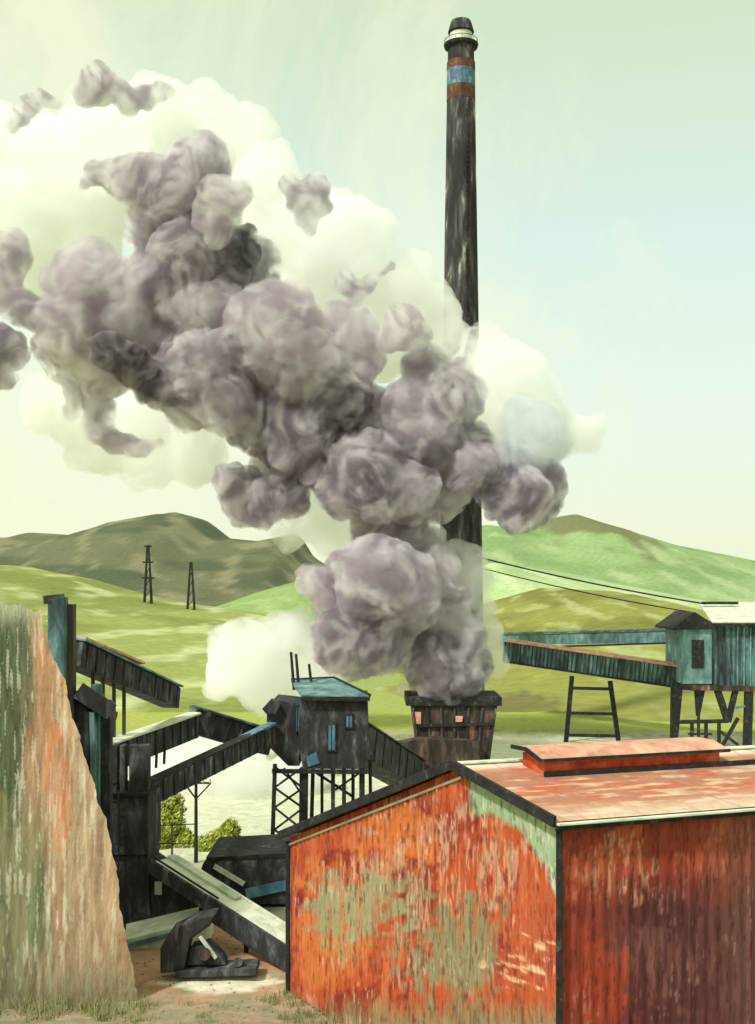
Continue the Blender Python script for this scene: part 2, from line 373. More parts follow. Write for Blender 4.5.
# roof slopes
fn_ = fd.normalized()
ov = .22
def roof_pts(u, z): return fp(u, z)
up3 = Vector((0, 0, 1))
A0 = fp(UA, ZA + .10); C0 = fp(-ov / fd.length, ZC + .06); L0 = fp(1 + ov / fd.length, ZL + .06)
def slope_fn(p, q):
    st = -ed * .25
    def f(u, v):
        x = p.x + st.x + (q.x - p.x) * v + ed.x * (LEN + .4) * u; y = p.y + st.y + (q.y - p.y) * v + ed.y * (LEN + .4) * u; z = p.z + (q.z - p.z) * v
        return x, y, z
    return f
def roof_col(x, y, z, u, v):
    c = np.tile(np.array(K(172, 118, 94)), (len(x), 1))
    s = u * LEN; a = fbm(s * .5, v * 9, 81); b = fbm(s * 1.2, v * 26, 84); d = fbm(s * 4, v * 3, 86)
    c = mixc(c, K(184, 98, 70), sst(.46, .62, a) * .9)
    c = mixc(c, K(216, 186, 156), sst(.52, .68, b) * .75)
    c = mixc(c, K(216, 200, 174), sst(.7, 1, v + .3 * (a - .5)) * .7)
    c = mixc(c, K(226, 222, 200), (1 - sst(.05, .16, v + .1 * (b - .5))) * .8)
    c = mixc(c, K(164, 120, 104), sst(.58, .7, d) * .4)
    return c
grid_sheet('roof', slope_fn(A0, C0), 360, 90, roof_col, M['roofcol'], rb, smooth=False)
grid_sheet('roof', slope_fn(A0, L0), 200, 60, roof_col, M['roofcol'], rb, smooth=False)
def trim(name, p, q, w, h, m='blacktrim'):
    return MB().beam(p, q, w, h).build(name, M[m], rb, bevel=.015)
nrm = Vector((-fd.y, fd.x, 0)).normalized()
if nrm.y > 0: nrm = -nrm
sn = Vector((ed.y, -ed.x, 0))
fo = -ed * .28
trim('verge_board', A0 + fo + up3 * .0, L0 + fo, .09, .26)
trim('verge_board', A0 + fo, C0 + fo, .09, .26)
trim('cornice', fp(UA, ZA - .24) + nrm * .03, fp(1, ZL - .22) + nrm * .03, .05, .07, 'cream')
trim('fascia', C0 + fo + up3 * -.10 + sn * .03, C0 + ed * LEN + up3 * -.10 + sn * .03, .07, .19)
trim('gutter', C0 + fo + up3 * -.04 + sn * .13, C0 + ed * LEN + up3 * -.04 + sn * .13, .12, .06, 'cream')
trim('corner_post', Cc + nrm * .05 + sn * .05 + up3 * -.1, Cc + nrm * .05 + sn * .05 + up3 * (ZC - .02), .13, .13)
trim('corner_post', Lc + nrm * .05 - ed * .02 + up3 * -.1, Lc + nrm * .05 - ed * .02 + up3 * (ZL - .1), .12, .12)
trim('ridge_cap', A0 - ed * .25 + up3 * .03, A0 + ed * LEN + up3 * .03, .3, .05, 'cream')
# lantern along the ridge
def lp(s, across, h):                                             # across > 0 : down the right slope
    across = across + .8
    f = -fn_ * across
    slope = (ZA - ZC) / (UA * fd.length) if across > 0 else (ZA - ZL) / ((1 - UA) * fd.length)
    return A0 + ed * s + Vector((f.x, f.y, h - slope * abs(across)))
s0, s1, wd_, hh = 1.5, 6.7, .46, .34
lan = MB()
lan.add([lp(s0, wd_, 0), lp(s0, -wd_, 0), lp(s0, -wd_, hh), lp(s0, 0, hh + .1), lp(s0, wd_, hh), lp(s1, wd_, 0), lp(s1, -wd_, 0), lp(s1, -wd_, hh), lp(s1, 0, hh + .1), lp(s1, wd_, hh)],
        [(0, 1, 2, 3, 4), (9, 8, 7, 6, 5), (0, 4, 9, 5), (1, 6, 7, 2)])
lano = lan.build('roof_lantern', M['tin'], rb)
lr = MB()
for sgn in (1, -1):
    p = [lp(s0 - .2, 0, hh + .15), lp(s0 - .2, sgn * (wd_ + .15), hh + .05), lp(s1 + .2, sgn * (wd_ + .15), hh + .05), lp(s1 + .2, 0, hh + .15)]
    lr.prism(p, (0, 0, .06))
lr.build('lantern_roof', M['pink'], lano)
lt = MB(); lt.beam(lp(s0 - .05, wd_ + .06, .06), lp(s1 + 1.2, wd_ + .06, .06), .07, .14)
lt.build('lantern_sill', M['blacktrim'], lano)
lt = MB(); lt.beam(lp(s0 - .22, wd_ + .16, hh + .1), lp(s1 + .2, wd_ + .16, hh + .1), .04, .08)
lt.beam(lp(s0 - .22, wd_ + .16, hh + .1), lp(s0 - .22, 0, hh + .21), .05, .1); lt.beam(lp(s0 - .22, -wd_ - .16, hh + .1), lp(s0 - .22, 0, hh + .21), .05, .1)
lt.build('lantern_edge', M['blacktrim'], lano)

# ------------------------------------------------------------------ retaining wall at the left
rw = thing('retaining_wall', (-14, 38, 0), 'tall retaining wall streaked tan, orange and moss green at the left edge', 'wall')
def wl(v):                                                          # battered right edge: x at height v (0 foot, 1 top)
    return np.interp(v, [0, .25, .48, .74, .9, 1.0], [-7.75, -8.25, -8.85, -9.9, -10.6, -10.95])
def cliff_fn(u, v):
    xr = wl(v); x = -17.5 + (xr + 17.5) * u; y = 36.8 + 2.2 * u - .35 * (1 - v) + 0 * u
    top = 13.15 + .5 * (fbm(u * 26, u * 0 + 2, 91) - .5) - .25 * sst(.9, 1, u)
    n = (fbm(x * 1.3, v * 3.5, 93) - .5) * .55 + (fbm(x * 4.5, v * 8, 95) - .5) * .22
    return x + (n * .3 + (fbm(v * 22, u * 3, 97) - .5) * .3) * sst(.8, 1, u), y + n * .45, top * v - .3
def cliff_col(x, y, z, u, v):
    px, py = pix(x, y, z)
    c = np.tile(np.array(K(184, 154, 126)), (len(x), 1))
    st = fbm(px / 6, py / 70, 101); st2 = fbm(px / 2.5, py / 34, 104); br = fbm(px / 16, py / 90, 107)
    c = mixc(c, K(204, 136, 98), stained(px, py, 44, 700, 20, 90, 3) * (.4 + .6 * sst(.35, .6, st)))
    c = mixc(c, K(206, 134, 96), stained(px, py, 62, 790, 12, 60, 4) * .7)
    c = mixc(c, K(210, 190, 158), sst(.54, .68, st) * .5); c = mixc(c, K(150, 112, 90), sst(.52, .64, br) * .6)
    g = 1 - sst(16, 36, px + 18 * (st - .5) + 14 * (br - .5))
    c = mixc(c, K(96, 104, 78), g * .95)
    c = mixc(c, K(72, 92, 68), g * sst(.44, .58, st2) * .85)
    c = mixc(c, K(150, 146, 112), stained(px, py, 20, 900, 30, 100, 17) * .7)
    c = mixc(c, K(96, 118, 82), stained(px, py, 36, 915, 9, 50, 19) * .7)
    c = mixc(c, K(222, 222, 194), stained(px, py, 56, 945, 9, 60, 21) * sst(.38, .55, st))
    c = mixc(c, K(224, 222, 190), (1 - sst(585, 640, py + 26 * (st2 - .5))) * .8)
    c = mixc(c, K(226, 220, 200), sst(.6, .68, st2) * .5)
    c = mixc(c, K(128, 126, 94), sst(925, 1000, py + 50 * (st - .5)) * .75)
    return c
grid_sheet('wall_face', cliff_fn, 240, 320, cliff_col, M['cliffcol'], rw)
mb = MB()
for k in range(10):
    v0, v1 = k / 10, (k + 1) / 10
    a, b = float(wl(v0)) - .55, float(wl(v1)) - .55
    z0, z1 = 12.4 * v0 - .3, 12.4 * v1 - .3
    mb.hexa([(-17.5, 39.3, z0), (a, 39.3, z0), (a, 40.3, z0), (-17.5, 40.3, z0)], [(-17.5, 39.3, z1), (b, 39.3, z1), (b, 40.3, z1), (-17.5, 40.3, z1)])
mb.build('wall_core', M['wood'], rw)

# ------------------------------------------------------------------ timber bunker behind the wall
tb = thing('timber_bunker', G(85, 43.5), 'dark timber bunker of tall teal stained posts behind the tan wall', 'bunker')
for px, d, y0, w in ((58, 43, 597, .62), (70, 43.3, 604, .34), (84, 43.6, 690, .5), (97, 43.8, 684, .3), (107, 44, 700, .34)):
    p = W(px, y0, d); b = Vector((p.x, p.y, -.2)); MB().beam(b, p, w, .5).build('post', M['wood' if px in (70,) else ('tealdark' if px in (58, 97) else 'black')], tb, bevel=.03)
MB().box(W(60, 0, 44.4).x, W(104, 0, 44.4).x, 44.3, 44.5, 0, W(0, 694, 44.4).z).build('boarding', M['tealdark'], tb)
MB().beam(W(78, 690, 43.2), W(112, 712, 43.4), .3, .6).build('top_rail', M['black'], tb)
MB().beam(W(44, 600, 42.9), W(64, 598, 43), .4, .3).build('top_rail', M['black'], tb)
MB().beam(W(92, 712, 43.3), W(94, 800, 43.3), .18, .12).build('downpipe', M['teal'], tb)

# ------------------------------------------------------------------ conveyor galleries
def gallery(name, p, q, w, h, label, side='black', top='tealdark', ribs=0, eave=.12, th=.08, group=None, rib_mat='black', slope=.1):
    """an enclosed inclined conveyor: p,q are the middle of the near side's ends"""
    t = thing(name, Vector((p.x, p.y, 0)), label, 'conveyor', group)
    d = (q - p).normalized(); sd = d.cross(up3).normalized(); u = sd.cross(d).normalized()
    if sd.y < 0: sd = -sd
    a, b = p + sd * w / 2, q + sd * w / 2
    MB().beam(a, b, w, h).build('casing', M[side], t, bevel=.02)
    r = MB(); pitch = w * slope
    for k in (-1, 1):
        e0 = u * (h / 2 + .02); c0 = sd * (w / 2 + eave) * k
        quad = [a + u * (h / 2 + pitch), b + u * (h / 2 + pitch), b + e0 + c0, a + e0 + c0]
        r.prism(quad, u * th)
    r.build('roof', M[top], t)
    if ribs:
        L = (q - p).length
        for k in range(ribs):
            c = p + d * L * (k + .5) / ribs - sd * .03
            MB().beam(c - u * h * .48, c + u * h * .48, .09, .06, up=sd).build('rib', M[rib_mat], t)
    return t, d, sd, u
# upper left gallery coming out of the bunker
gA, *_ = gallery('conveyor_gallery', W(82, 654, 45), W(180, 698, 55), .8, .95, 'teal topped conveyor gallery sloping down from the bunker, upper left', 'black', 'teal', 12)
MB().beam(W(80, 638, 45.9), W(140, 663, 51), .5, .1).build('cable_tray', M['pink'], gA)
for px, d, yt, yb in ((93, 46, 664, 735), (103, 47, 668, 735), (114, 48.3, 675, 735), (124, 49, 682, 740)):
    p = W(px, yt, d + .4); MB().beam(Vector((p.x, p.y, 0)), p, .13).build('post', M['wood'], gA)
MB().beam(W(90, 700, 46.3), W(116, 716, 48.2), .12, .3).build('brace', M['wood'], gA)

# dark transfer tower at the lower left
tt = thing('transfer_tower', G(130, 47), 'black sooty transfer tower where the left conveyors meet', 'tower')
d = 47
x = lambda p, dd=47: (p - CX) * dd / F
z = lambda p, dd=47: HC - (p - HY) * dd / F
for a, b in ((114, 119), (122, 127), (131, 150)):
    MB().box(x(a), x(b), 46.6, 47.2, z(800), z(744)).build('post', M['black'], tt, bevel=.03)
MB().box(x(102), x(151), 46.4, 49.2, z(852), z(793)).build('drive_house', M['black'], tt, bevel=.05)
MB().hexa([(x(122), 46.6, -.1), (x(152), 46.6, -.1), (x(152), 49, -.1), (x(122), 49, -.1)], [(x(110), 46.6, z(852.5)), (x(150), 46.6, z(852.5)), (x(150), 49, z(852.5)), (x(110), 49, z(852.5))]).build('chute_casing', M['black'], tt, bevel=.04)
MB().prism([(x(150.5), 46.8, z(858)), (x(206), 46.8, z(896)), (x(200), 46.8, z(906)), (x(152), 46.8, z(918))], (0, 1.6, 0)).build('underside_wedge', M['black'], tt, bevel=.04)  # black wedge added to stand in for the open conveyor's dark underside
MB().box(x(156), x(163), 46.7, 46.79, z(893), z(880)).build('hatch', M['pale'], tt, bevel=.01)
MB().box(x(104), x(108), 46.3, 46.39, z(846), z(800)).build('drainpipe', M['tealdark'], tt)
m = MB()
for a in (116, 123): m.beam(Vector((x(a), 46.15, .05)), Vector((x(a), 46.15, z(786))), .05)
for k in range(22): zz = .35 + k * .28; m.beam(Vector((x(116), 46.15, zz)), Vector((x(123), 46.15, zz)), .035)
m.build('ladder', M['wood'], tt)
m = MB()
for a in (104, 112): m.beam(Vector((x(a), 46.3, z(793))), Vector((x(a), 46.3, z(770))), .05)
m.beam(Vector((x(103), 46.3, z(771))), Vector((x(113), 46.3, z(771))), .05); m.beam(Vector((x(103), 46.3, z(782))), Vector((x(113), 46.3, z(782))), .04)
m.build('handrail', M['wood'], tt)
MB().box(x(110), x(153), 46.2, 49.4, z(793) + .003, z(790)).build('deck', M['blacktrim'], tt)

gB, *_ = gallery('conveyor_gallery', W(112, 759, 47.2), W(199, 726, 57.6), .45, 1.1, 'black conveyor gallery rising from the transfer tower under a pale roof', 'black', 'cream', 10)
for px, yt, yb, dd in ((157, 752, 768, 53), (165, 748, 764, 53.6)):
    MB().beam(W(px, yt - 6, dd), W(px - 1, yb, dd), .11).build('hanger', M['blacktrim'], gB)
gC, *_ = gallery('conveyor_gallery', W(194, 721, 57.8), W(272, 744, 60.4), .8, 1.2, 'short teal roofed conveyor gallery entering the stilted shed from the left', 'black', 'tealdark', 6)
gD, *_ = gallery('conveyor_gallery', W(146, 798, 47.4), W(276, 735, 60.2), .45, .9, 'x', 'black', 'blacktrim', 14, eave=.05)
MB().beam(W(244, 743, 57.2) + up3 * .28, W(272, 729, 60) + up3 * .28, .5, .12).build('skylight', M['blue'], gD)
gD['label'] = 'long straight black conveyor rising to the stilted shed below two roofed galleries'

# lower open conveyor running down to the red shed
oc = thing('open_conveyor', W(150, 0, 46.2) * Vector((1, 1, 0)) if False else Vector((x(150), 46.2, 0)), 'pale topped open conveyor sloping down from the tower to the red shed', 'conveyor')
P0, P1 = W(150, 866, 46), W(292, 958, 41.5)
dd_ = (P1 - P0).normalized(); sdv = dd_.cross(up3).normalized(); sdv = sdv if sdv.y > 0 else -sdv
um = (lambda u: u if u.z > 0 else -u)(sdv.cross(dd_).normalized())
MB().beam(P0, P0.lerp(P1, .46), .14, .55).build('side_girder', M['black'], oc, bevel=.02)
MB().beam(P0.lerp(P1, .44) - sdv * .16 - um * .02, P1 - sdv * .16 - um * .02, .14, .85).build('side_girder', M['black'], oc, bevel=.02)
MB().beam(P0 + sdv * 1.35, P1 + sdv * 1.35, .12, .4).build('side_girder', M['cream'], oc, bevel=.02)
mb = MB(); mb.beam(P0 + sdv * .68 + um * .12, P1 + sdv * .68 + um * .12, 1.2, .08); mb.build('belt', M['cream'], oc)
m = MB()
mb = MB(); mb.beam(P0 + sdv * .1 + um * .35, P0.lerp(P1, .48) + sdv * .1 + um * .35, .06, .06); mb.build('handrail', M['blacktrim'], oc)
mb = MB(); mb.beam(P0 + sdv * 1.0 + um * .22, P0.lerp(P1, .5) + sdv * 1.0 + um * .22, .35, .12); mb.build('walkway', M['pale'], oc)
for k in range(9):
    c = P0.lerp(P1, (k + .5) / 9); MB().tube(c + sdv * .12 + um * .02, c + sdv * 1.25 + um * .02, .07, n=8).build('roller', M['wood'], oc)
for k in (.3, .62, .9):
    c = P0.lerp(P1, k) + sdv * .6; MB().beam(Vector((c.x, c.y, -.1)), c, .16).build('leg', M['black'], oc)

# low concrete ramp
rp = thing('ramp', W(165, 930, 45.3) * Vector((1, 1, 0)), 'low pale concrete ramp below the transfer tower', 'ramp')
zr = lambda p, dd: HC - (p - HY) * dd / F
MB().hexa([G(126, 44.2, -.1), G(205, 44.2, -.1), G(214, 46.2, -.1), G(126, 46.2, -.1)],
          [G(126, 44.2, .32), G(205, 44.2, 1.1), G(214, 46.2, 1.15), G(126, 46.2, .35)]).build('slab', M['cream'], rp, bevel=.04)
MB().beam(G(128, 44.1, .12), G(200, 44.1, .82), .08, .16).build('edge_beam', M['teal'], rp)

# winch machine on the ground
wm = thing('loading_machine', G(205, 41), 'hunched black loading machine with a slanting arm on the ground by the ramp', 'machine')
w = lambda px, py, dd=41: W(px, py, dd)
MB().beam(w(178, 970), w(258, 967), 1.1, .24).build('skid', M['black'], wm, bevel=.03)
MB().prism([w(160, 974, 40.6), w(160, 948, 40.6), w(172, 930, 40.6), w(196, 918, 40.6), (w(216, 914, 40.6)), w(210, 926, 40.6), w(190, 940, 40.6), w(184, 972, 40.6)], (0, .9, 0)).build('arm', M['black'], wm, bevel=.06)
MB().prism([w(186, 966, 40.8), w(190, 948, 40.8), w(208, 944, 40.8), w(222, 958, 40.8), w(226, 966, 40.8)], (0, .8, 0)).build('engine_cover', M['black'], wm, bevel=.06)
MB().beam(w(200, 936, 40.7), w(216, 958, 40.7), .12, .12).build('strut', M['pale'], wm)
MB().tube(w(204, 954, 40.5), w(204, 954, 41.7), .22, n=18).build('drum', M['brown'], wm)
MB().tube(w(238, 962, 40.6), w(238, 962, 41.6), .16, n=16).build('pulley', M['black'], wm)
MB().tube(w(176, 940, 40.5), w(178, 922, 40.5), .05, n=8).build('exhaust_pipe', M['wood'], wm)

# low dark coal store with a blue stripe
cs = thing('coal_store', G(250, 51), 'long low black coal store with a blue stripe beside the red shed', 'shed')
prof = [(200, 905), (200, 872), (203, 863), (211, 857), (300, 853), (330, 853), (330, 905)]
MB().prism([W(a, b, 50) for a, b in prof], (0, 4, 0)).build('body', M['black'], cs, bevel=.05)
MB().prism([W(206, 858, 49.97) + up3 * .02, W(300, 853, 49.97) + up3 * .02, W(330, 853, 49.97) + up3 * .02, W(330, 856, 49.97) + up3 * .02, W(208, 862, 49.97)+ up3 * .02], (0, 4.1, 0)).build('roof_edge', M['blacktrim'], cs)
MB().beam(W(246, 894, 49.9), W(300, 882, 49.9), .08, .42).build('painted_stripe', M['blue'], cs)
MB().beam(W(214, 866, 49.9), W(244, 884, 49.9), .1, .2).build('handrail', M['cream'], cs)

# ------------------------------------------------------------------ stilted shed in the middle
ss = thing('stilted_shed', G(318, 61), 'dark screening shed with teal roof and blue windows on lattice stilts', 'shed')
def pr(pts, d0, dep, name, mat, bev=.03): return MB().prism([W(a, b, d0) for a, b in pts], (0, dep, 0)).build(name, mat, ss, bevel=bev)
body = pr([(302, 697), (367, 697), (368, 730), (365, 769), (303, 769), (298, 745), (300, 697)], 60, 4, 'body', M['black'])
pr([(267, 706), (273, 700), (299.5, 703), (299.5, 766), (288, 766), (266, 744)], 60.3, 3.4, 'side_bay', M['black'])
pr([(262, 709), (271, 699), (280, 705), (276, 714), (266, 714)], 59.9, .6, 'hood', M['black'])
rc = [W(302, 698, 59.7), W(370, 698.5, 59.7), W(334, 680.5, 64.3), W(291, 682.5, 64.3)]
MB().prism(rc, (0, 0, .14)).build('roof', M['teal'], ss)
MB().beam(rc[1] + up3 * .15, rc[2] + up3 * .15, .12, .14).build('roof_edge', M['blacktrim'], ss)
MB().beam(rc[3] + up3 * .15, rc[2] + up3 * .15, .12, .14).build('roof_edge', M['blacktrim'], ss)
MB().beam(rc[0] - up3 * .02 - Vector((0, .04, 0)), rc[1] - up3 * .02 - Vector((0, .04, 0)), .06, .2).build('gutter', M['blacktrim'], ss)
def window(x0, x1, y0, y1, d0):
    m = MB(); a, b = W(x0, y1, d0), W(x1, y0, d0)
    m.box(a.x, b.x, d0 - .03, d0 + .05, a.z, b.z); f = m.build('window', M['blue'], ss)
    m = MB(); t = .07
    for bx in ((a.x - t, a.x, a.z - t, b.z + t), (b.x, b.x + t, a.z - t, b.z + t), (a.x, b.x, a.z - t, a.z), (a.x, b.x, b.z, b.z + t)):
        m.box(bx[0], bx[1], d0 - .06, d0 + .02, bx[2], bx[3])
    m.box((a.x + b.x) / 2 - .02, (a.x + b.x) / 2 + .02, d0 - .05, d0 - .031, a.z, b.z)
    m.build('window_frame', M['blacktrim'], f)
window(297, 302, 705, 731, 59.93) if False else window(296, 299, 707, 731, 60.2)
window(328, 335, 724, 750, 59.97); window(346, 352, 715, 727, 59.97)
pr([(306, 757), (316, 752), (320, 763), (308, 767)], 59.93, .06, 'patch_panel', M['blue'], 0)
for px, y0, y1 in ((291, 652, 684), (296, 654, 684), (309, 664, 684)):
    MB().tube(W(px + 3, y1 + 6, 63.5), W(px, y0, 63.5), .085, .07, 8).build('flue_pipe', M['blacktrim'], ss)
# stilts
def leg(px0, px1, yt, d0, w): 
    p = W(px0, yt, d0); q = Vector((x(px1, d0), d0, -.2)); MB().beam(q, p, w).build('leg', M['blacktrim'], ss)
leg(275, 272, 764, 60.2, .2); leg(304, 303, 768, 60.2, .42); leg(313, 311, 768, 63.6, .2); leg(322, 322, 768, 63.4, .16)
leg(333, 333, 768, 60.2, .2); leg(344, 344, 768, 60.3, .2); leg(353, 353, 768, 63.4, .18); leg(362, 362, 768, 60.2, .28); leg(370, 371, 755, 63.4, .18)
MB().beam(W(272, 771, 59.86), W(367, 772, 59.86), .2, .2).build('deck_beam', M['blacktrim'], ss)
ys = [767, 788, 808, 830, 852]
for k in range(4):
    MB().beam(W(275, ys[k], 60.1), W(303, ys[k + 1], 60.1), .1).build('brace', M['blacktrim'], ss)
    MB().beam(W(303, ys[k], 60.25), W(274, ys[k + 1], 60.25), .1).build('brace', M['blacktrim'], ss)
MB().beam(W(284, 768, 60.2), W(302, 795, 60.2), .09).build('brace', M['blacktrim'], ss)
MB().beam(W(312, 770, 62), W(352, 796, 62), .13).build('brace', M['blacktrim'], ss)
MB().beam(W(335, 790, 62), W(364, 770, 62), .1).build('brace', M['blacktrim'], ss)

# quenching tower + gallery to it
qt = thing('quench_tower', G(452, 76), 'dark rusty flared tower pouring out the smoke behind the red shed', 'tower')
def ring(px0, px1, py, d0, dep): 
    a, b = W(px0, py, d0), W(px1, py, d0); return [a, b, b + Vector((0, dep, 0)), a + Vector((0, dep, 0))]
MB().hexa([Vector((v.x, v.y, -.2)) for v in ring(424, 484, 775, 75, 4.5)], ring(411, 498, 702, 75, 4.5)).build('casing', M['brown'], qt, bevel=.04)
m = MB(); m.hexa(ring(406, 502, 706, 74.8, 4.9), ring(406, 502, 697, 74.8, 4.9)); m.build('rim', M['blacktrim'], qt, bevel=.03)
for k in range(7):
    t = k / 6; a = W(413 + 83 * t, 708, 74.93); b = W(426 + 56 * t, 800, 74.93); MB().beam(b, a, .13, .1).build('stave', M['black'], qt)
MB().beam(W(418, 726, 74.85), W(494, 724, 74.85), .1, .16).build('hoop', M['blacktrim'], qt)
MB().prism([W(412, 712, 74.9), W(421, 712, 74.9), W(421, 724, 74.9), W(414, 724, 74.9)], (0, .05, 0)).build('rust_plate', M['pink'], qt)
MB().prism([W(455, 716, 74.88), W(463, 716, 74.88), W(462, 722, 74.88), W(455, 722, 74.88)], (0, .04, 0)).build('rust_plate', M['pink'], qt)
MB().prism([W(394, 744, 73.5), W(424, 738, 73.5), W(480, 742, 73.5), W(480, 830, 73.5), W(394, 830, 73.5)], (0, 1.3, 0)).build('charging_hopper', M['brown'], qt, bevel=.05)
gE, *_ = gallery('conveyor_gallery', W(362, 738, 62), W(424, 776, 73), 1.8, 1.7, 'steep black conveyor gallery between the stilted shed and the smoking tower', 'black', 'black', 8)

# ------------------------------------------------------------------ chimney
ch = thing('chimney', G(461, 110), 'tall slim black chimney with blue and brown bands near the top', 'chimney')
cxm = lambda: None
def cz(py): return HC - (py - HY) * 112 / F
cx0 = (461 - CX) * 112 / F
def lathe(pts, n=40):
    m = MB(); vs = []; fs = []
    for r, zz, dx in pts:
        for k in range(n):
            t = 2 * math.pi * k / n; vs.append((cx0 + dx + r * math.cos(t), 112 + r * math.sin(t), zz))
    for j in range(len(pts) - 1):
        for k in range(n): fs.append((j * n + k, j * n + (k + 1) % n, (j + 1) * n + (k + 1) % n, (j + 1) * n + k))
    m.add(vs, fs); return m
rad = lambda py: (13.4 + (py - 50) / 640 * 10.0) * 112 / F
yy = [740, 700, 640, 560, 480, 400, 340, 300, 240, 180, 140, 101]
lathe([(rad(p), cz(p) if p < 740 else -.3, (0.0 if p > 101 else 0)) for p in yy]).build('shaft', M['chim'], ch, True)
def band(a, b, mat, name, grow=.02, close=False):
    pts = [(rad(b) + grow, cz(b), 0), (rad(a) + grow, cz(a), 0)]
    if close: pts = [(.1, cz(b), 0)] + pts + [(.1, cz(a), 0)]
    return lathe(pts).build(name, M[mat], ch, True)
band(88, 101.5, 'bandbrown', 'painted_band'); band(71, 88, 'bandblue', 'painted_band', .03); band(63, 71, 'bandbrown', 'painted_band', .05); band(49, 63, 'chim', 'neck', -.03)
lathe([(rad(45) - .1, cz(49), 0), (1.55, cz(47.5), 0), (1.62, cz(45), 0), (1.2, cz(43), 0)]).build('platform', M['blacktrim'], ch)
lathe([(1.08, cz(44), 0), (1.04, cz(33), 0)]).build('white_ring', M['white'], ch, True)
lathe([(1.0, cz(34.5), 0), (1.22, cz(32.5), 0), (1.0, cz(24), 0), (.9, cz(21.5), 0), (.55, cz(21.8), 0), (.5, cz(30), 0)]).build('cap', M['chim'], ch)
m = MB()
for k in range(16):
    t = 2 * math.pi * k / 16; b = Vector((cx0 + 1.55 * math.cos(t), 112 + 1.55 * math.sin(t), cz(44))); m.beam(b, b + up3 * .3, .03)
    t2 = 2 * math.pi * (k + 1) / 16; b2 = Vector((cx0 + 1.55 * math.cos(t2), 112 + 1.55 * math.sin(t2), cz(44))); m.beam(b + up3 * .3, b2 + up3 * .3, .04)
m.build('railing', M['blacktrim'], ch)
m = MB(); 
lx = cx0 + .35
for k in range(2): m.beam(Vector((lx + .45 * k, 112 - rad(700) - .05, 3)), Vector((lx + .45 * k, 112 - rad(101) - .12, cz(101))), .06)
for k in range(120):
    t = k / 120; m.beam(Vector((lx, 112 - (rad(700) + .05) * (1 - t) - (rad(101) + .12) * t, 3 + (cz(101) - 3) * t)), Vector((lx + .45, 112 - (rad(700) + .05) * (1 - t) - (rad(101) + .12) * t, 3 + (cz(101) - 3) * t)), .04)
m.build('ladder', M['blacktrim'], ch)

# ------------------------------------------------------------------ right hand works
# upper level gallery
gU, *_ = gallery('conveyor_gallery', W(500, 640, 124), W(684, 636.5, 103), 1.6, 1.05, 'level teal conveyor gallery running into the right shed, above the ribbed one', 'teal', 'tealdark', 0)
MB().beam(W(560, 646.5, 114.5), W(684, 642.5, 102.6), .2, .16).build('bottom_girder', M['blacktrim'], gU)
gR, dR, sR, uR = gallery('conveyor_gallery', W(503, 651, 108), W(695, 680, 99), 1.9, 1.7, 'ribbed dark conveyor gallery sloping down to the right under a salmon roof', 'tealdark', 'pink', 46)
MB().beam(W(503, 661.5, 107.9), W(695, 690, 98.9), .12, .16).build('bottom_girder', M['blacktrim'], gR)
def tpost(root, a, b, w_, name='leg', mat='blacktrim'): MB().beam(a, b, w_).build(name, M[mat], root)
tpost(gR, W(565, 752, 104), W(572, 676, 104), .36); tpost(gR, W(620, 752, 102), W(610, 681, 102), .36)
for py, a, b in ((688, 571.5, 611), (713, 569, 614), (735, 567, 617)):
    tpost(gR, W(a, py, 103.9), W(b, py + 1, 101.9), .26, 'rung')
# right shed on stilts
rs = thing('stilted_shed', G(720, 100), 'teal sided shed on stilts with a cream roof at the right edge', 'shed')
def prr(pts, d0, dep, name, mat, bev=.03): return MB().prism([W(a, b, d0) for a, b in pts], (0, dep, 0)).build(name, M[mat], rs, bevel=bev)
prr([(712, 623), (800, 623), (800, 688), (712, 688)], 98, 7, 'body', 'tealdark')
prr([(683, 628), (712, 628), (712, 684), (683, 684)], 97.6, 6, 'porch', 'teal')
prr([(692, 640), (704, 640), (704, 668), (692, 668)], 97.5, .3, 'doorway', 'blacktrim', 0)
prr([(673, 627.5), (695, 612), (716, 625), (716, 629), (673, 630)], 97.3, 6.4, 'gable', 'blacktrim')
m = MB(); m.prism([W(697, 613.5, 97.4), W(800, 622.5, 97.4), W(800, 605, 105.4), W(706, 604, 105.4)], (0, 0, .15)) if False else None
m = MB(); m.prism([W(712, 623.5, 97.5), W(802, 623.5, 97.5), W(802, 603.5, 105.6), W(698, 603.5, 105.6)], (0, 0, .14)); m.build('roof', M['cream'], rs)
MB().beam(W(702, 606.5, 103.5) + up3 * .3, W(738, 606.5, 103.5) + up3 * .3, .3, .24).build('ridge_vent', M['blacktrim'], rs)
MB().beam(W(712, 624.5, 97.4), W(802, 624.5, 97.4), .1, .24).build('gutter', M['blacktrim'], rs)
MB().beam(W(683, 687, 97.9), W(802, 690, 97.9), .5, .45).build('floor_beam', M['brown'], rs)
for k in range(7): 
    a = 718 + k * 6.5; MB().beam(W(a, 627, 97.95), W(a, 686, 97.95), .12, .08).build('cladding_strip', M['black' if k < 3 else 'teal'], rs)
def tl(name, a, b, w0, d0=98, mat='blacktrim'): MB().beam(W(*a, d0), W(*b, d0), w0).build(name, M[mat], rs)
MB().hexa(ring(671, 677, 752, 98, .5), ring(672, 683, 686, 98, .5)).build('leg', M['blacktrim'], rs)
MB().hexa(ring(697, 700, 716, 98, .4), ring(695, 706, 686, 98, .4)).build('leg', M['blacktrim'], rs)
tl('leg', (728, 722), (716, 686), .5); tl('leg', (728, 722), (736, 688), .42); tl('leg', (747, 752), (749, 686), .6); tl('leg', (698.5, 750), (698.5, 712), .2)
tl('platform', (679, 722), (728, 721), .3)
for a in (692, 706, 719): tl('leg', (a, 752), (a, 722), .25)
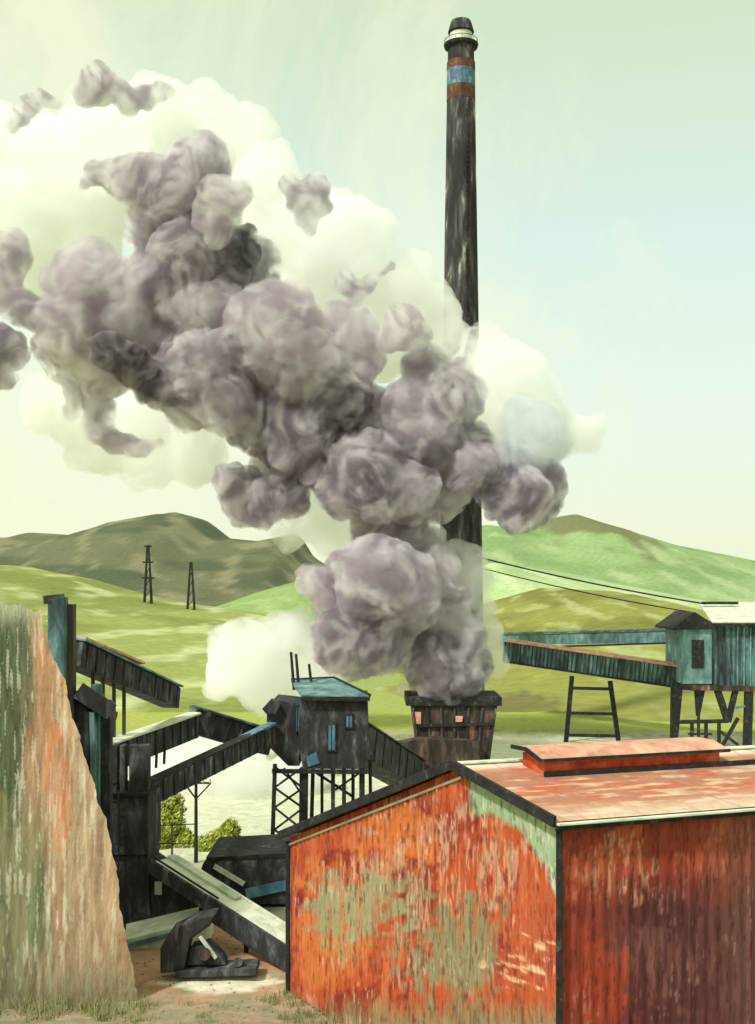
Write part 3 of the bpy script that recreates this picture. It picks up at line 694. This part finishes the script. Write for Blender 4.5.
tl('rung', (688, 734), (712, 734), .16); tl('brace', (720, 750), (738, 718), .26); tl('brace', (720, 731), (738, 745), .22); tl('brace', (736, 708), (750, 705), .2, mat='teal')

# overhead cables
def cable(a, b, sag, label, r=.05):
    m = MB(); n = 24
    pts = [a.lerp(b, k / n) - up3 * sag * 4 * (k / n) * (1 - k / n) for k in range(n + 1)]
    for k in range(n): m.tube(pts[k], pts[k + 1], r, n=6, cap=False)
    o = m.build('overhead_cable', M['blacktrim']); tag(o, label, 'cable', 'cables running down to the right shed')
ca = thing('chimney_anchor', (0, 0, 0), 'x', 'x') if False else None
cable(W(474, 556, 110.5), W(706, 604, 103.5), .25, 'upper of two overhead cables between chimney and right shed', .07)
cable(W(474, 566, 110.5), W(690, 612, 100), .25, 'lower of two overhead cables between chimney and right shed', .055)

# ------------------------------------------------------------------ pylons on the far field
def field_z(px, d_, fn=fl, x0=-700, x1=560):
    u = np.array([(px - x0) / (x1 - x0)]); return None
def pylon(px, ytop, ybase, d0, arms, label):
    b = W(px, ybase, d0); t = W(px, ytop, d0); b0 = b - up3 * 1.0
    o = thing('pylon', b, label, 'pylon', 'pylons on the left field'); hw = 2.6
    for sx, sy in ((-1, -1), (1, -1), (1, 1), (-1, 1)):
        MB().beam(b0 + Vector((sx * hw / 2 * 1.05, sy * hw / 2, 0)), t + Vector((sx * .22, sy * .22, 0)), .45).build('leg', M['blacktrim'], o)
    n = 6; H = (t - b).z
    for k in range(n):
        t0, t1 = k / n, (k + 1) / n; h0 = hw / 2 * (1 - t0) + .22 * t0; h1 = hw / 2 * (1 - t1) + .22 * t1
        MB().beam(b + Vector((-h0, -h0, H * t0)), b + Vector((h1, -h1, H * t1)), .22).build('brace', M['blacktrim'], o)
    for f, w_ in arms:
        c = b.lerp(t, f); MB().beam(c - Vector((w_ / 2, 0, 0)), c + Vector((w_ / 2, 0, 0)), .5).build('crossarm', M['blacktrim'], o)
pylon(148, 545, 611, 400, ((.98, 2.6), (.74, 3.6), (.5, 4.2)), 'lattice pylon with three crossarms on the left field')
pylon(191, 562, 617, 400, (), 'plain tapering lattice pylon without crossarms on the left field')
for px, py in ((151, 611), (195, 617)):
    c = W(px, py, 396)
    g = grid_sheet('mound', lambda u, v: (c.x + (u - .5) * 18, c.y + (v - .5) * 12, c.z - 2.0 + 3.2 * np.clip(1 - ((u - .5) * 2) ** 2, 0, 1) * np.clip(1 - ((v - .5) * 2) ** 2, 0, 1) ** .5), 40, 24,
               lambda x_, y_, z_, u, v: mixc(np.tile(np.array(K(132, 140, 96)), (len(x_), 1)), K(176, 186, 140), sst(.4, .6, fbm(x_ * .4, z_ * .8, 3))), HM); g['kind'] = 'structure'

# ------------------------------------------------------------------ utility pole, wire fence, bushes
up = thing('utility_pole', G(196, 58), 'thin utility pole with a V braced crossarm among the bushes', 'pole')
MB().tube(G(196, 58, -.2), W(196, 776, 58), .10, .07, 8).build('pole', M['blacktrim'], up)
MB().beam(W(184, 783, 57.9), W(211, 783, 57.9), .09).build('crossarm', M['blacktrim'], up)
MB().beam(W(185, 784, 57.85), W(196, 799, 57.85), .07).build('brace', M['blacktrim'], up); MB().beam(W(210, 784, 57.85), W(196, 799, 57.85), .07).build('brace', M['blacktrim'], up)
for px in (185, 191, 203, 210): MB().tube(W(px, 783, 57.9), W(px, 778.5, 57.9), .06, .04, 8).build('insulator', M['pale'], up)
wf = thing('wire_fence', G(170, 57), 'two dark wires strung from the tower to the utility pole', 'fence')
MB().beam(W(148, 826, 49.5), W(196, 824, 57.8), .05).build('wire', M['blacktrim'], wf); MB().beam(W(148, 844, 49.5), W(196, 843, 57.8), .05).build('wire', M['blacktrim'], wf)
MB().beam(Vector((x(172, 53.4), 53.4, -.1)), W(172, 822, 53.4), .08).build('post', M['wood'], wf)

LEAF = streak_mat('lime_leaf', [(.3, K(140, 152, 60)), (.5, K(176, 184, 84)), (.7, K(206, 210, 120))], 1.4, (1, 1, 1), .7, .1)
def bush(lobes, label, n=2600, size=.17):
    c0 = lobes[0]; root = thing('bush', Vector((c0[0].x, c0[0].y, 0)), label, 'bush', 'bushes by the utility pole')
    vs = []; fs = []
    for k in range(n):
        c, r = random.choice(lobes)
        d_ = Vector((random.gauss(0, 1), random.gauss(0, 1), random.gauss(0, 1))).normalized()
        q = c + Vector((d_.x * r[0], d_.y * r[0], d_.z * r[1])) * (random.random() ** .35) * (.8 + .35 * mnoise.noise(d_ * 2.2 + c))
        if q.z < .02: continue
        a = Vector((random.gauss(0, 1), random.gauss(0, 1), random.gauss(0, 1))).normalized(); b = a.orthogonal().normalized(); e = a.cross(b)
        s = size * random.uniform(.6, 1.3); i = len(vs)
        vs += [q - b * s, q + e * s * .45, q + b * s, q - e * s * .45]; fs.append((i, i + 1, i + 2, i + 3))
    MB().add(vs, fs).build('foliage', LEAF, root)
    for k in range(5):
        c, r = random.choice(lobes); b = Vector((c0[0].x + random.uniform(-.3, .3), c0[0].y, 0)); MB().tube(b, c + Vector((0, 0, r[1] * .3)), .06, .02, 6).build('stem', M['wood'], root)
bush([(W(168, 830, 62), (1.1, 1.6)), (W(168, 808, 62.4), (1.0, 1.1)), (W(158, 840, 61.6), (1.0, 1.2)), (W(184, 845, 61.8), (.8, 1.0))], 'taller lime green bush between the tower and the utility pole', 15000, .10)
bush([(W(222, 846, 61), (1.0, 1.2)), (W(230, 832, 61.4), (.6, .8)), (W(209, 850, 60.8), (.8, .9))], 'smaller lime green bush right of the utility pole', 9000, .10)

# ------------------------------------------------------------------ smoke and steam
def smoke_mat(name, c0, c1, dens, scale=.16, lo=.35, hi=.65, wisp=.55, w0=.36, w1=.56):
    """a real volume: light scatters inside it, ragged and thin at its edges; soot is unevenly mixed in"""
    m = bpy.data.materials.new(name); m.use_nodes = True; nt = m.node_tree; nt.nodes.clear()
    out = nt.nodes.new('ShaderNodeOutputMaterial'); v = nt.nodes.new('ShaderNodeVolumePrincipled')
    v.inputs['Anisotropy'].default_value = 0
    d = noise_tex(nt, wisp, (1, 1, 1), 4, .6, 1.2)
    mr = nt.nodes.new('ShaderNodeMapRange'); mr.inputs[1].default_value = w0; mr.inputs[2].default_value = w1; mr.inputs[3].default_value = 0; mr.inputs[4].default_value = dens
    nt.links.new(d.outputs['Fac'], mr.inputs[0]); nt.links.new(mr.outputs[0], v.inputs['Density'])
    if c1 is None: v.inputs['Color'].default_value = (*c0, 1)
    else:
        n = noise_tex(nt, scale, (1, 1, 1), 3, .55, 3.5)
        r = ramp(nt, [(lo, c0), (hi, c1)]); nt.links.new(n.outputs['Fac'], r.inputs[0]); nt.links.new(r.outputs[0], v.inputs['Color'])
    nt.links.new(v.outputs[0], out.inputs['Volume']); return m
SM = {'murk': smoke_mat('murky_smoke', (.14, .12, .14), (.62, .56, .60), 2.6, .3, .44, .60),  # near-black smoke for dark crescents and for shading put into the plume
      'dark': smoke_mat('dark_smoke', (.40, .345, .41), (.90, .865, .895), 2.1, .26, .42, .58),
      'mid': smoke_mat('mauve_smoke', (.52, .455, .52), (.95, .93, .945), 1.8, .26, .42, .58),
      'light': smoke_mat('pale_mauve_smoke', (.64, .57, .63), (.975, .96, .965), 1.5, .26, .42, .58),
      'blue': smoke_mat('bluish_smoke', (.78, .83, .88), (.975, .985, .985), 1.2, .24, .4, .6),
      'steam': smoke_mat('cream_steam', (1, 1, 1), None, 1.0, wisp=.3, w0=.34, w1=.62)}
TEX = {}
def tex(kind, scale):
    k = (kind, scale)
    if k not in TEX:
        t = bpy.data.textures.new(kind.lower(), kind); t.noise_scale = scale
        if kind == 'CLOUDS': t.noise_depth = 4
        TEX[k] = t
    return TEX[k]
def billow(name, sph, d0, mat, parent=None, voxel=.22, amp=1.0, dj=.5, seed=0, label=None, cat=None, group=None):
    rnd = random.Random(seed)
    bm = bmesh.new()
    for px, py, r in sph:
        c = W(px, py, d0); rr = r * d0 / F
        c.y += rnd.uniform(-dj, dj) * rr
        rr *= 1.07; bmesh.ops.create_icosphere(bm, subdivisions=3, radius=rr, matrix=Matrix.Translation(c) @ Matrix.Diagonal((1, 1.15, 1, 1)))
        for q in range(int(8 + r / 3)):                            # smaller bulges on the skin
            v = Vector((rnd.gauss(0, 1), rnd.gauss(0, 1) - .5, rnd.gauss(0, 1))).normalized()
            bmesh.ops.create_icosphere(bm, subdivisions=2, radius=rr * rnd.uniform(.2, .46), matrix=Matrix.Translation(c + v * rr * rnd.uniform(.68, .86)))
    me = bpy.data.meshes.new(name); bm.to_mesh(me); bm.free()
    tmp = bpy.data.objects.new(name, me); COL.objects.link(tmp)
    md = tmp.modifiers.new('r', 'REMESH'); md.mode = 'VOXEL'; md.voxel_size = voxel; md.use_smooth_shade = True
    for kind, sc, st in (('CLOUDS', 2.6, 1.1), ('CLOUDS', .9, .5), ('CLOUDS', .3, .22)):
        m2 = tmp.modifiers.new('d', 'DISPLACE'); m2.texture = tex(kind, sc); m2.texture_coords = 'GLOBAL'; m2.strength = st * amp * d0 / 80; m2.mid_level = .5
    dg = bpy.context.evaluated_depsgraph_get(); dg.update()
    em = bpy.data.meshes.new_from_object(tmp.evaluated_get(dg)); 
    bpy.data.objects.remove(tmp)
    em.name = name
    off = OFF.get(parent, None)
    ctr = off
    if off is None:
        lo = W(sph[0][0], sph[0][1], d0); ctr = lo
    em.transform(Matrix.Translation(-ctr))
    em.materials.clear(); em.materials.append(SM[mat])
    em.polygons.foreach_set('use_smooth', [True] * len(em.polygons))
    o = bpy.data.objects.new(name, em); link(o, parent)
    if parent is None: o.location = ctr
    if label: tag(o, label, cat, group)
    return o

sp = thing('smoke_plume', W(455, 690, 78), 'huge billowing mauve grey smoke plume rolling left from the rusty tower', 'smoke')
BILL = [
 ('dark', 77, [(448, 668, 34), (472, 662, 22), (440, 642, 30), (460, 640, 24), (424, 668, 18)]),
 ('dark', 75, [(348, 642, 34), (330, 632, 20), (378, 652, 24), (365, 628, 28), (352, 664, 16)]),
 ('mid', 75.5, [(378, 580, 42), (402, 592, 40), (352, 574, 26), (428, 596, 28), (390, 618, 30)]),
 ('light', 76.5, [(318, 584, 19), (326, 600, 14), (438, 570, 22), (446, 600, 24)]),
 ('mid', 79, [(398, 538, 28), (408, 514, 20), (376, 530, 24)]),
 ('dark', 76, [(368, 472, 46), (346, 488, 28), (408, 492, 30), (380, 500, 26)]),
 ('mid', 77.5, [(424, 436, 42), (446, 398, 36), (456, 450, 30), (430, 374, 26), (410, 410, 32)]),
 ('dark', 77, [(474, 470, 26), (498, 490, 24), (524, 500, 30), (546, 484, 22), (532, 516, 14), (545, 505, 16)]),
 ('blue', 78, [(532, 438, 34), (512, 458, 28), (550, 446, 18), (522, 424, 24)]),
 ('dark', 78, [(300, 440, 40), (336, 404, 34), (262, 424, 32), (320, 460, 28)]),
 ('dark', 77, [(244, 496, 26), (270, 500, 22), (230, 482, 16), (290, 498, 22), (258, 516, 12)]),
 ('light', 77.5, [(344, 344, 38), (302, 366, 44), (272, 336, 46), (330, 376, 34), (352, 372, 22)]),
 ('mid', 76, [(204, 372, 42), (172, 384, 30), (226, 402, 32), (190, 404, 26)]),
 ('murk', 75, [(112, 352, 19), (132, 366, 20), (152, 380, 20), (176, 388, 18), (196, 352, 13), (188, 346, 9)]),
 ('light', 78, [(92, 288, 38), (134, 304, 44), (74, 330, 34), (104, 362, 32), (166, 330, 40), (210, 318, 40), (240, 300, 28)]),
 ('light', 79, [(64, 364, 20), (76, 392, 15), (70, 412, 9), (50, 344, 18), (90, 384, 16)]),
 ('mid', 79, [(98, 410, 15), (100, 428, 15), (112, 442, 14), (130, 449, 11), (146, 448, 9), (160, 444, 7)]),
 ('mid', 77, [(168, 206, 32), (200, 172, 32), (186, 190, 30), (146, 186, 26), (120, 178, 19), (98, 176, 13), (84, 184, 7), (150, 222, 24)]),
 ('dark', 76, [(186, 254, 38), (226, 254, 30), (168, 280, 30), (206, 232, 26), (190, 280, 26)]),
 ('murk', 75.5, [(246, 232, 12), (250, 250, 14), (240, 268, 15), (226, 276, 12)]),
 ('murk', 76.5, [(346, 420, 18), (356, 404, 15), (338, 438, 15), (326, 452, 12)]),  # dark billow put in as the shading low in this lobe
 ('light', 74.5, [(222, 206, 24), (210, 220, 18), (234, 198, 16), (216, 236, 14)]),
 ('mid', 78, [(262, 254, 16), (256, 276, 22), (274, 258, 10)]),
 ('mid', 77, [(14, 246, 15), (18, 262, 15), (8, 282, 16), (22, 308, 18), (40, 318, 16), (10, 304, 14), (-15, 270, 20)]),
 ('dark', 77, [(0, 344, 22), (14, 352, 14), (4, 374, 14), (-22, 352, 26)]),
]
BILL += [
 ('light', 80.5, [(360, 420, 40), (310, 410, 44), (250, 390, 44), (200, 340, 50), (150, 330, 50), (290, 370, 50), (330, 440, 40), (390, 450, 40), (420, 480, 34), (180, 290, 40), (230, 300, 44), (400, 500, 34), (450, 480, 28), (110, 340, 40), (280, 470, 30)]),
 ('light', 80.5, [(400, 590, 46), (370, 620, 40), (420, 640, 34), (440, 610, 30), (402, 552, 40), (340, 600, 28), (400, 650, 22)]),
 ('mid', 79.5, [(176, 200, 34), (190, 235, 36), (160, 240, 26), (210, 200, 26), (204, 270, 34), (240, 270, 22)]),
 ('mid', 78.5, [(470, 452, 26), (496, 470, 26), (520, 470, 26), (440, 500, 22)])]
for k, (m_, d0, sph) in enumerate(BILL): billow('billow', sph, d0, m_, sp, seed=100 + k)
PG = 'detached smoke puffs'
for k, (m_, d0, sph, lb) in enumerate([
 ('mid', 80, [(98, 84, 19), (86, 96, 11), (118, 92, 13), (130, 104, 13), (144, 96, 12), (158, 92, 9), (170, 90, 6)], 'long grey smoke puff floating topmost at upper left'),
 ('mid', 80, [(20, 116, 11), (30, 106, 11), (44, 101, 9), (54, 104, 6), (12, 128, 7)], 'small curved grey smoke puff near the upper left edge'),
 ('mid', 78, [(290, 186, 11), (296, 202, 11), (316, 188, 14), (318, 204, 12), (306, 218, 11), (308, 228, 6)], 'heart shaped grey smoke puff between the plume and the chimney top'),
 ('mid', 78, [(346, 282, 11), (356, 290, 9), (370, 282, 10), (382, 272, 8), (392, 266, 6)], 'small wing shaped grey smoke puff left of the chimney middle'),
 ('light', 76, [(402, 330, 23), (388, 340, 14), (418, 336, 14)], 'round mauve smoke puff just above the plume beside the chimney')]):
    billow('smoke_puff', sph, d0, m_, None, .2, .8, .4, 300 + k, lb, 'smoke', PG)
STE = [
 (88, [(498, 382, 42), (484, 352, 26), (516, 410, 40), (470, 380, 30), (548, 424, 24), (574, 432, 18), (596, 426, 12), (500, 430, 34), (590, 442, 12)], 'cream steam cloud bulging right of the chimney over the plume', .8),
 (90, [(398, 294, 40), (352, 250, 42), (318, 250, 40), (426, 312, 34), (380, 330, 44), (300, 300, 44), (440, 340, 28), (330, 212, 24), (290, 230, 40), (270, 180, 30)], 'cream steam bank between the plume and the chimney', .8),
 (92, [(246, 140, 34), (210, 116, 30), (160, 120, 36), (100, 136, 38), (40, 158, 44), (260, 180, 32), (130, 170, 42), (70, 200, 50), (20, 220, 50), (240, 210, 36), (-20, 150, 50), (30, 270, 44), (80, 240, 36)], 'wide cream steam bank behind the upper left of the plume', .9),
 (90, [(54, 404, 30), (100, 440, 34), (150, 460, 28), (80, 420, 30), (196, 462, 26), (140, 420, 30), (200, 436, 28), (290, 468, 22), (310, 510, 26), (332, 530, 24), (290, 530, 20)], 'cream steam shreds under the left belly of the plume', .8),
 (84, [(250, 656, 38), (284, 640, 30), (226, 674, 22), (268, 686, 30), (310, 654, 30), (300, 622, 16), (230, 646, 20), (330, 670, 24), (300, 680, 28), (214, 690, 12)], 'white steam puff behind the stilted shed roof', .9),
 (80, [(470, 560, 17), (456, 550, 13), (488, 632, 15), (494, 664, 15), (480, 648, 14), (476, 626, 14), (478, 582, 15), (464, 576, 11), (486, 612, 12), (474, 600, 12), (492, 650, 13), (490, 676, 12), (484, 690, 10), (430, 690, 9), (456, 692, 9), (404, 690, 8)], 'thin white steam wisp climbing the chimney beside the lower smoke', .5),
 (78, [(196, 752, 26), (236, 776, 34), (262, 812, 34), (226, 800, 34), (286, 800, 34), (180, 790, 30), (160, 776, 24), (200, 830, 30), (300, 770, 28), (256, 842, 28), (214, 770, 24), (290, 838, 30)], 'low white steam bank drifting over the yard behind the utility pole', .9),
 (58.2, [(187, 716, 6), (194, 713, 7), (200, 720, 7), (208, 714, 4)], 'tiny white steam puff escaping where two left galleries meet', .35)]
for k, (d0, sph, lb, amp) in enumerate(STE):
    billow('steam_cloud', sph, d0, 'steam', None, .26 if d0 > 60 else .08, amp, .5, 400 + k, lb, 'steam', 'white steam clouds')

# ------------------------------------------------------------------ rough grass at the foot of the walls
vs = []; fs = []
def tuft(px_, y_, n, h):
    for k in range(n):
        bx = px_ + random.gauss(0, .12); by = y_ + random.gauss(0, .12); a = random.uniform(0, 6.28); hh_ = h * random.uniform(.5, 1.2); w_ = .018
        gx = math.cos(a) * hh_ * .35; gy = math.sin(a) * hh_ * .35; zz = float(gz(bx, by)) - .03; i = len(vs)
        vs.extend([(bx - w_, by, zz), (bx + w_, by, zz), (bx + gx, by + gy, zz + hh_)]); fs.append((i, i + 1, i + 2))
for k in range(60):
    t = random.random(); q = Cc.lerp(Lc, .35 + .65 * t) + nrm * random.uniform(.1, 1.3); tuft(q.x, q.y, 14, .34)
for k in range(46): tuft(random.uniform(-15, -3.2), random.uniform(35.2, 38.2), 14, .28)
for k in range(40): tuft(random.uniform(-12, -7.3), 36.6 + random.random() * 1.6, 16, .5)
GR = streak_mat('dry_grass', [(.3, K(98, 100, 62)), (.5, K(136, 136, 92)), (.7, K(176, 170, 126))], .9, (1, 1, 1), .8, .1)
g = MB().add(vs, fs).build('grass', GR); g['kind'] = 'stuff'; g['label'] = 'dry olive grass at the foot of the walls'; g['category'] = 'grass'
# loose stones
STONE = streak_mat('yard_stone', [(.3, K(110, 96, 84)), (.55, K(150, 132, 114)), (.75, K(190, 178, 158))], 3, (1, 1, 1), .9, .3)
vs = []; fs = []
for k in range(420):
    q = Vector((random.uniform(-11, -2.5), random.uniform(37, 50), 0)); s = random.uniform(.02, .065) 
    q.z = float(gz(q.x, q.y)) + s * .2; i = len(vs)
    pts = [q + Vector((random.uniform(.6, 1.2) * s * a, random.uniform(.6, 1.2) * s * b, random.uniform(.5, .9) * s * c)) for a, b, c in ((1, 0, 0), (-1, 0, 0), (0, 1, 0), (0, -1, 0), (0, 0, 1), (0, 0, -1))]
    vs += pts; fs += [tuple(i + j for j in f) for f in ((0, 2, 4), (2, 1, 4), (1, 3, 4), (3, 0, 4), (2, 0, 5), (1, 2, 5), (3, 1, 5), (0, 3, 5))]
g = MB().add(vs, fs).build('gravel', STONE); g['kind'] = 'stuff'; g['label'] = 'loose brown stones scattered over the tan yard'; g['category'] = 'gravel'
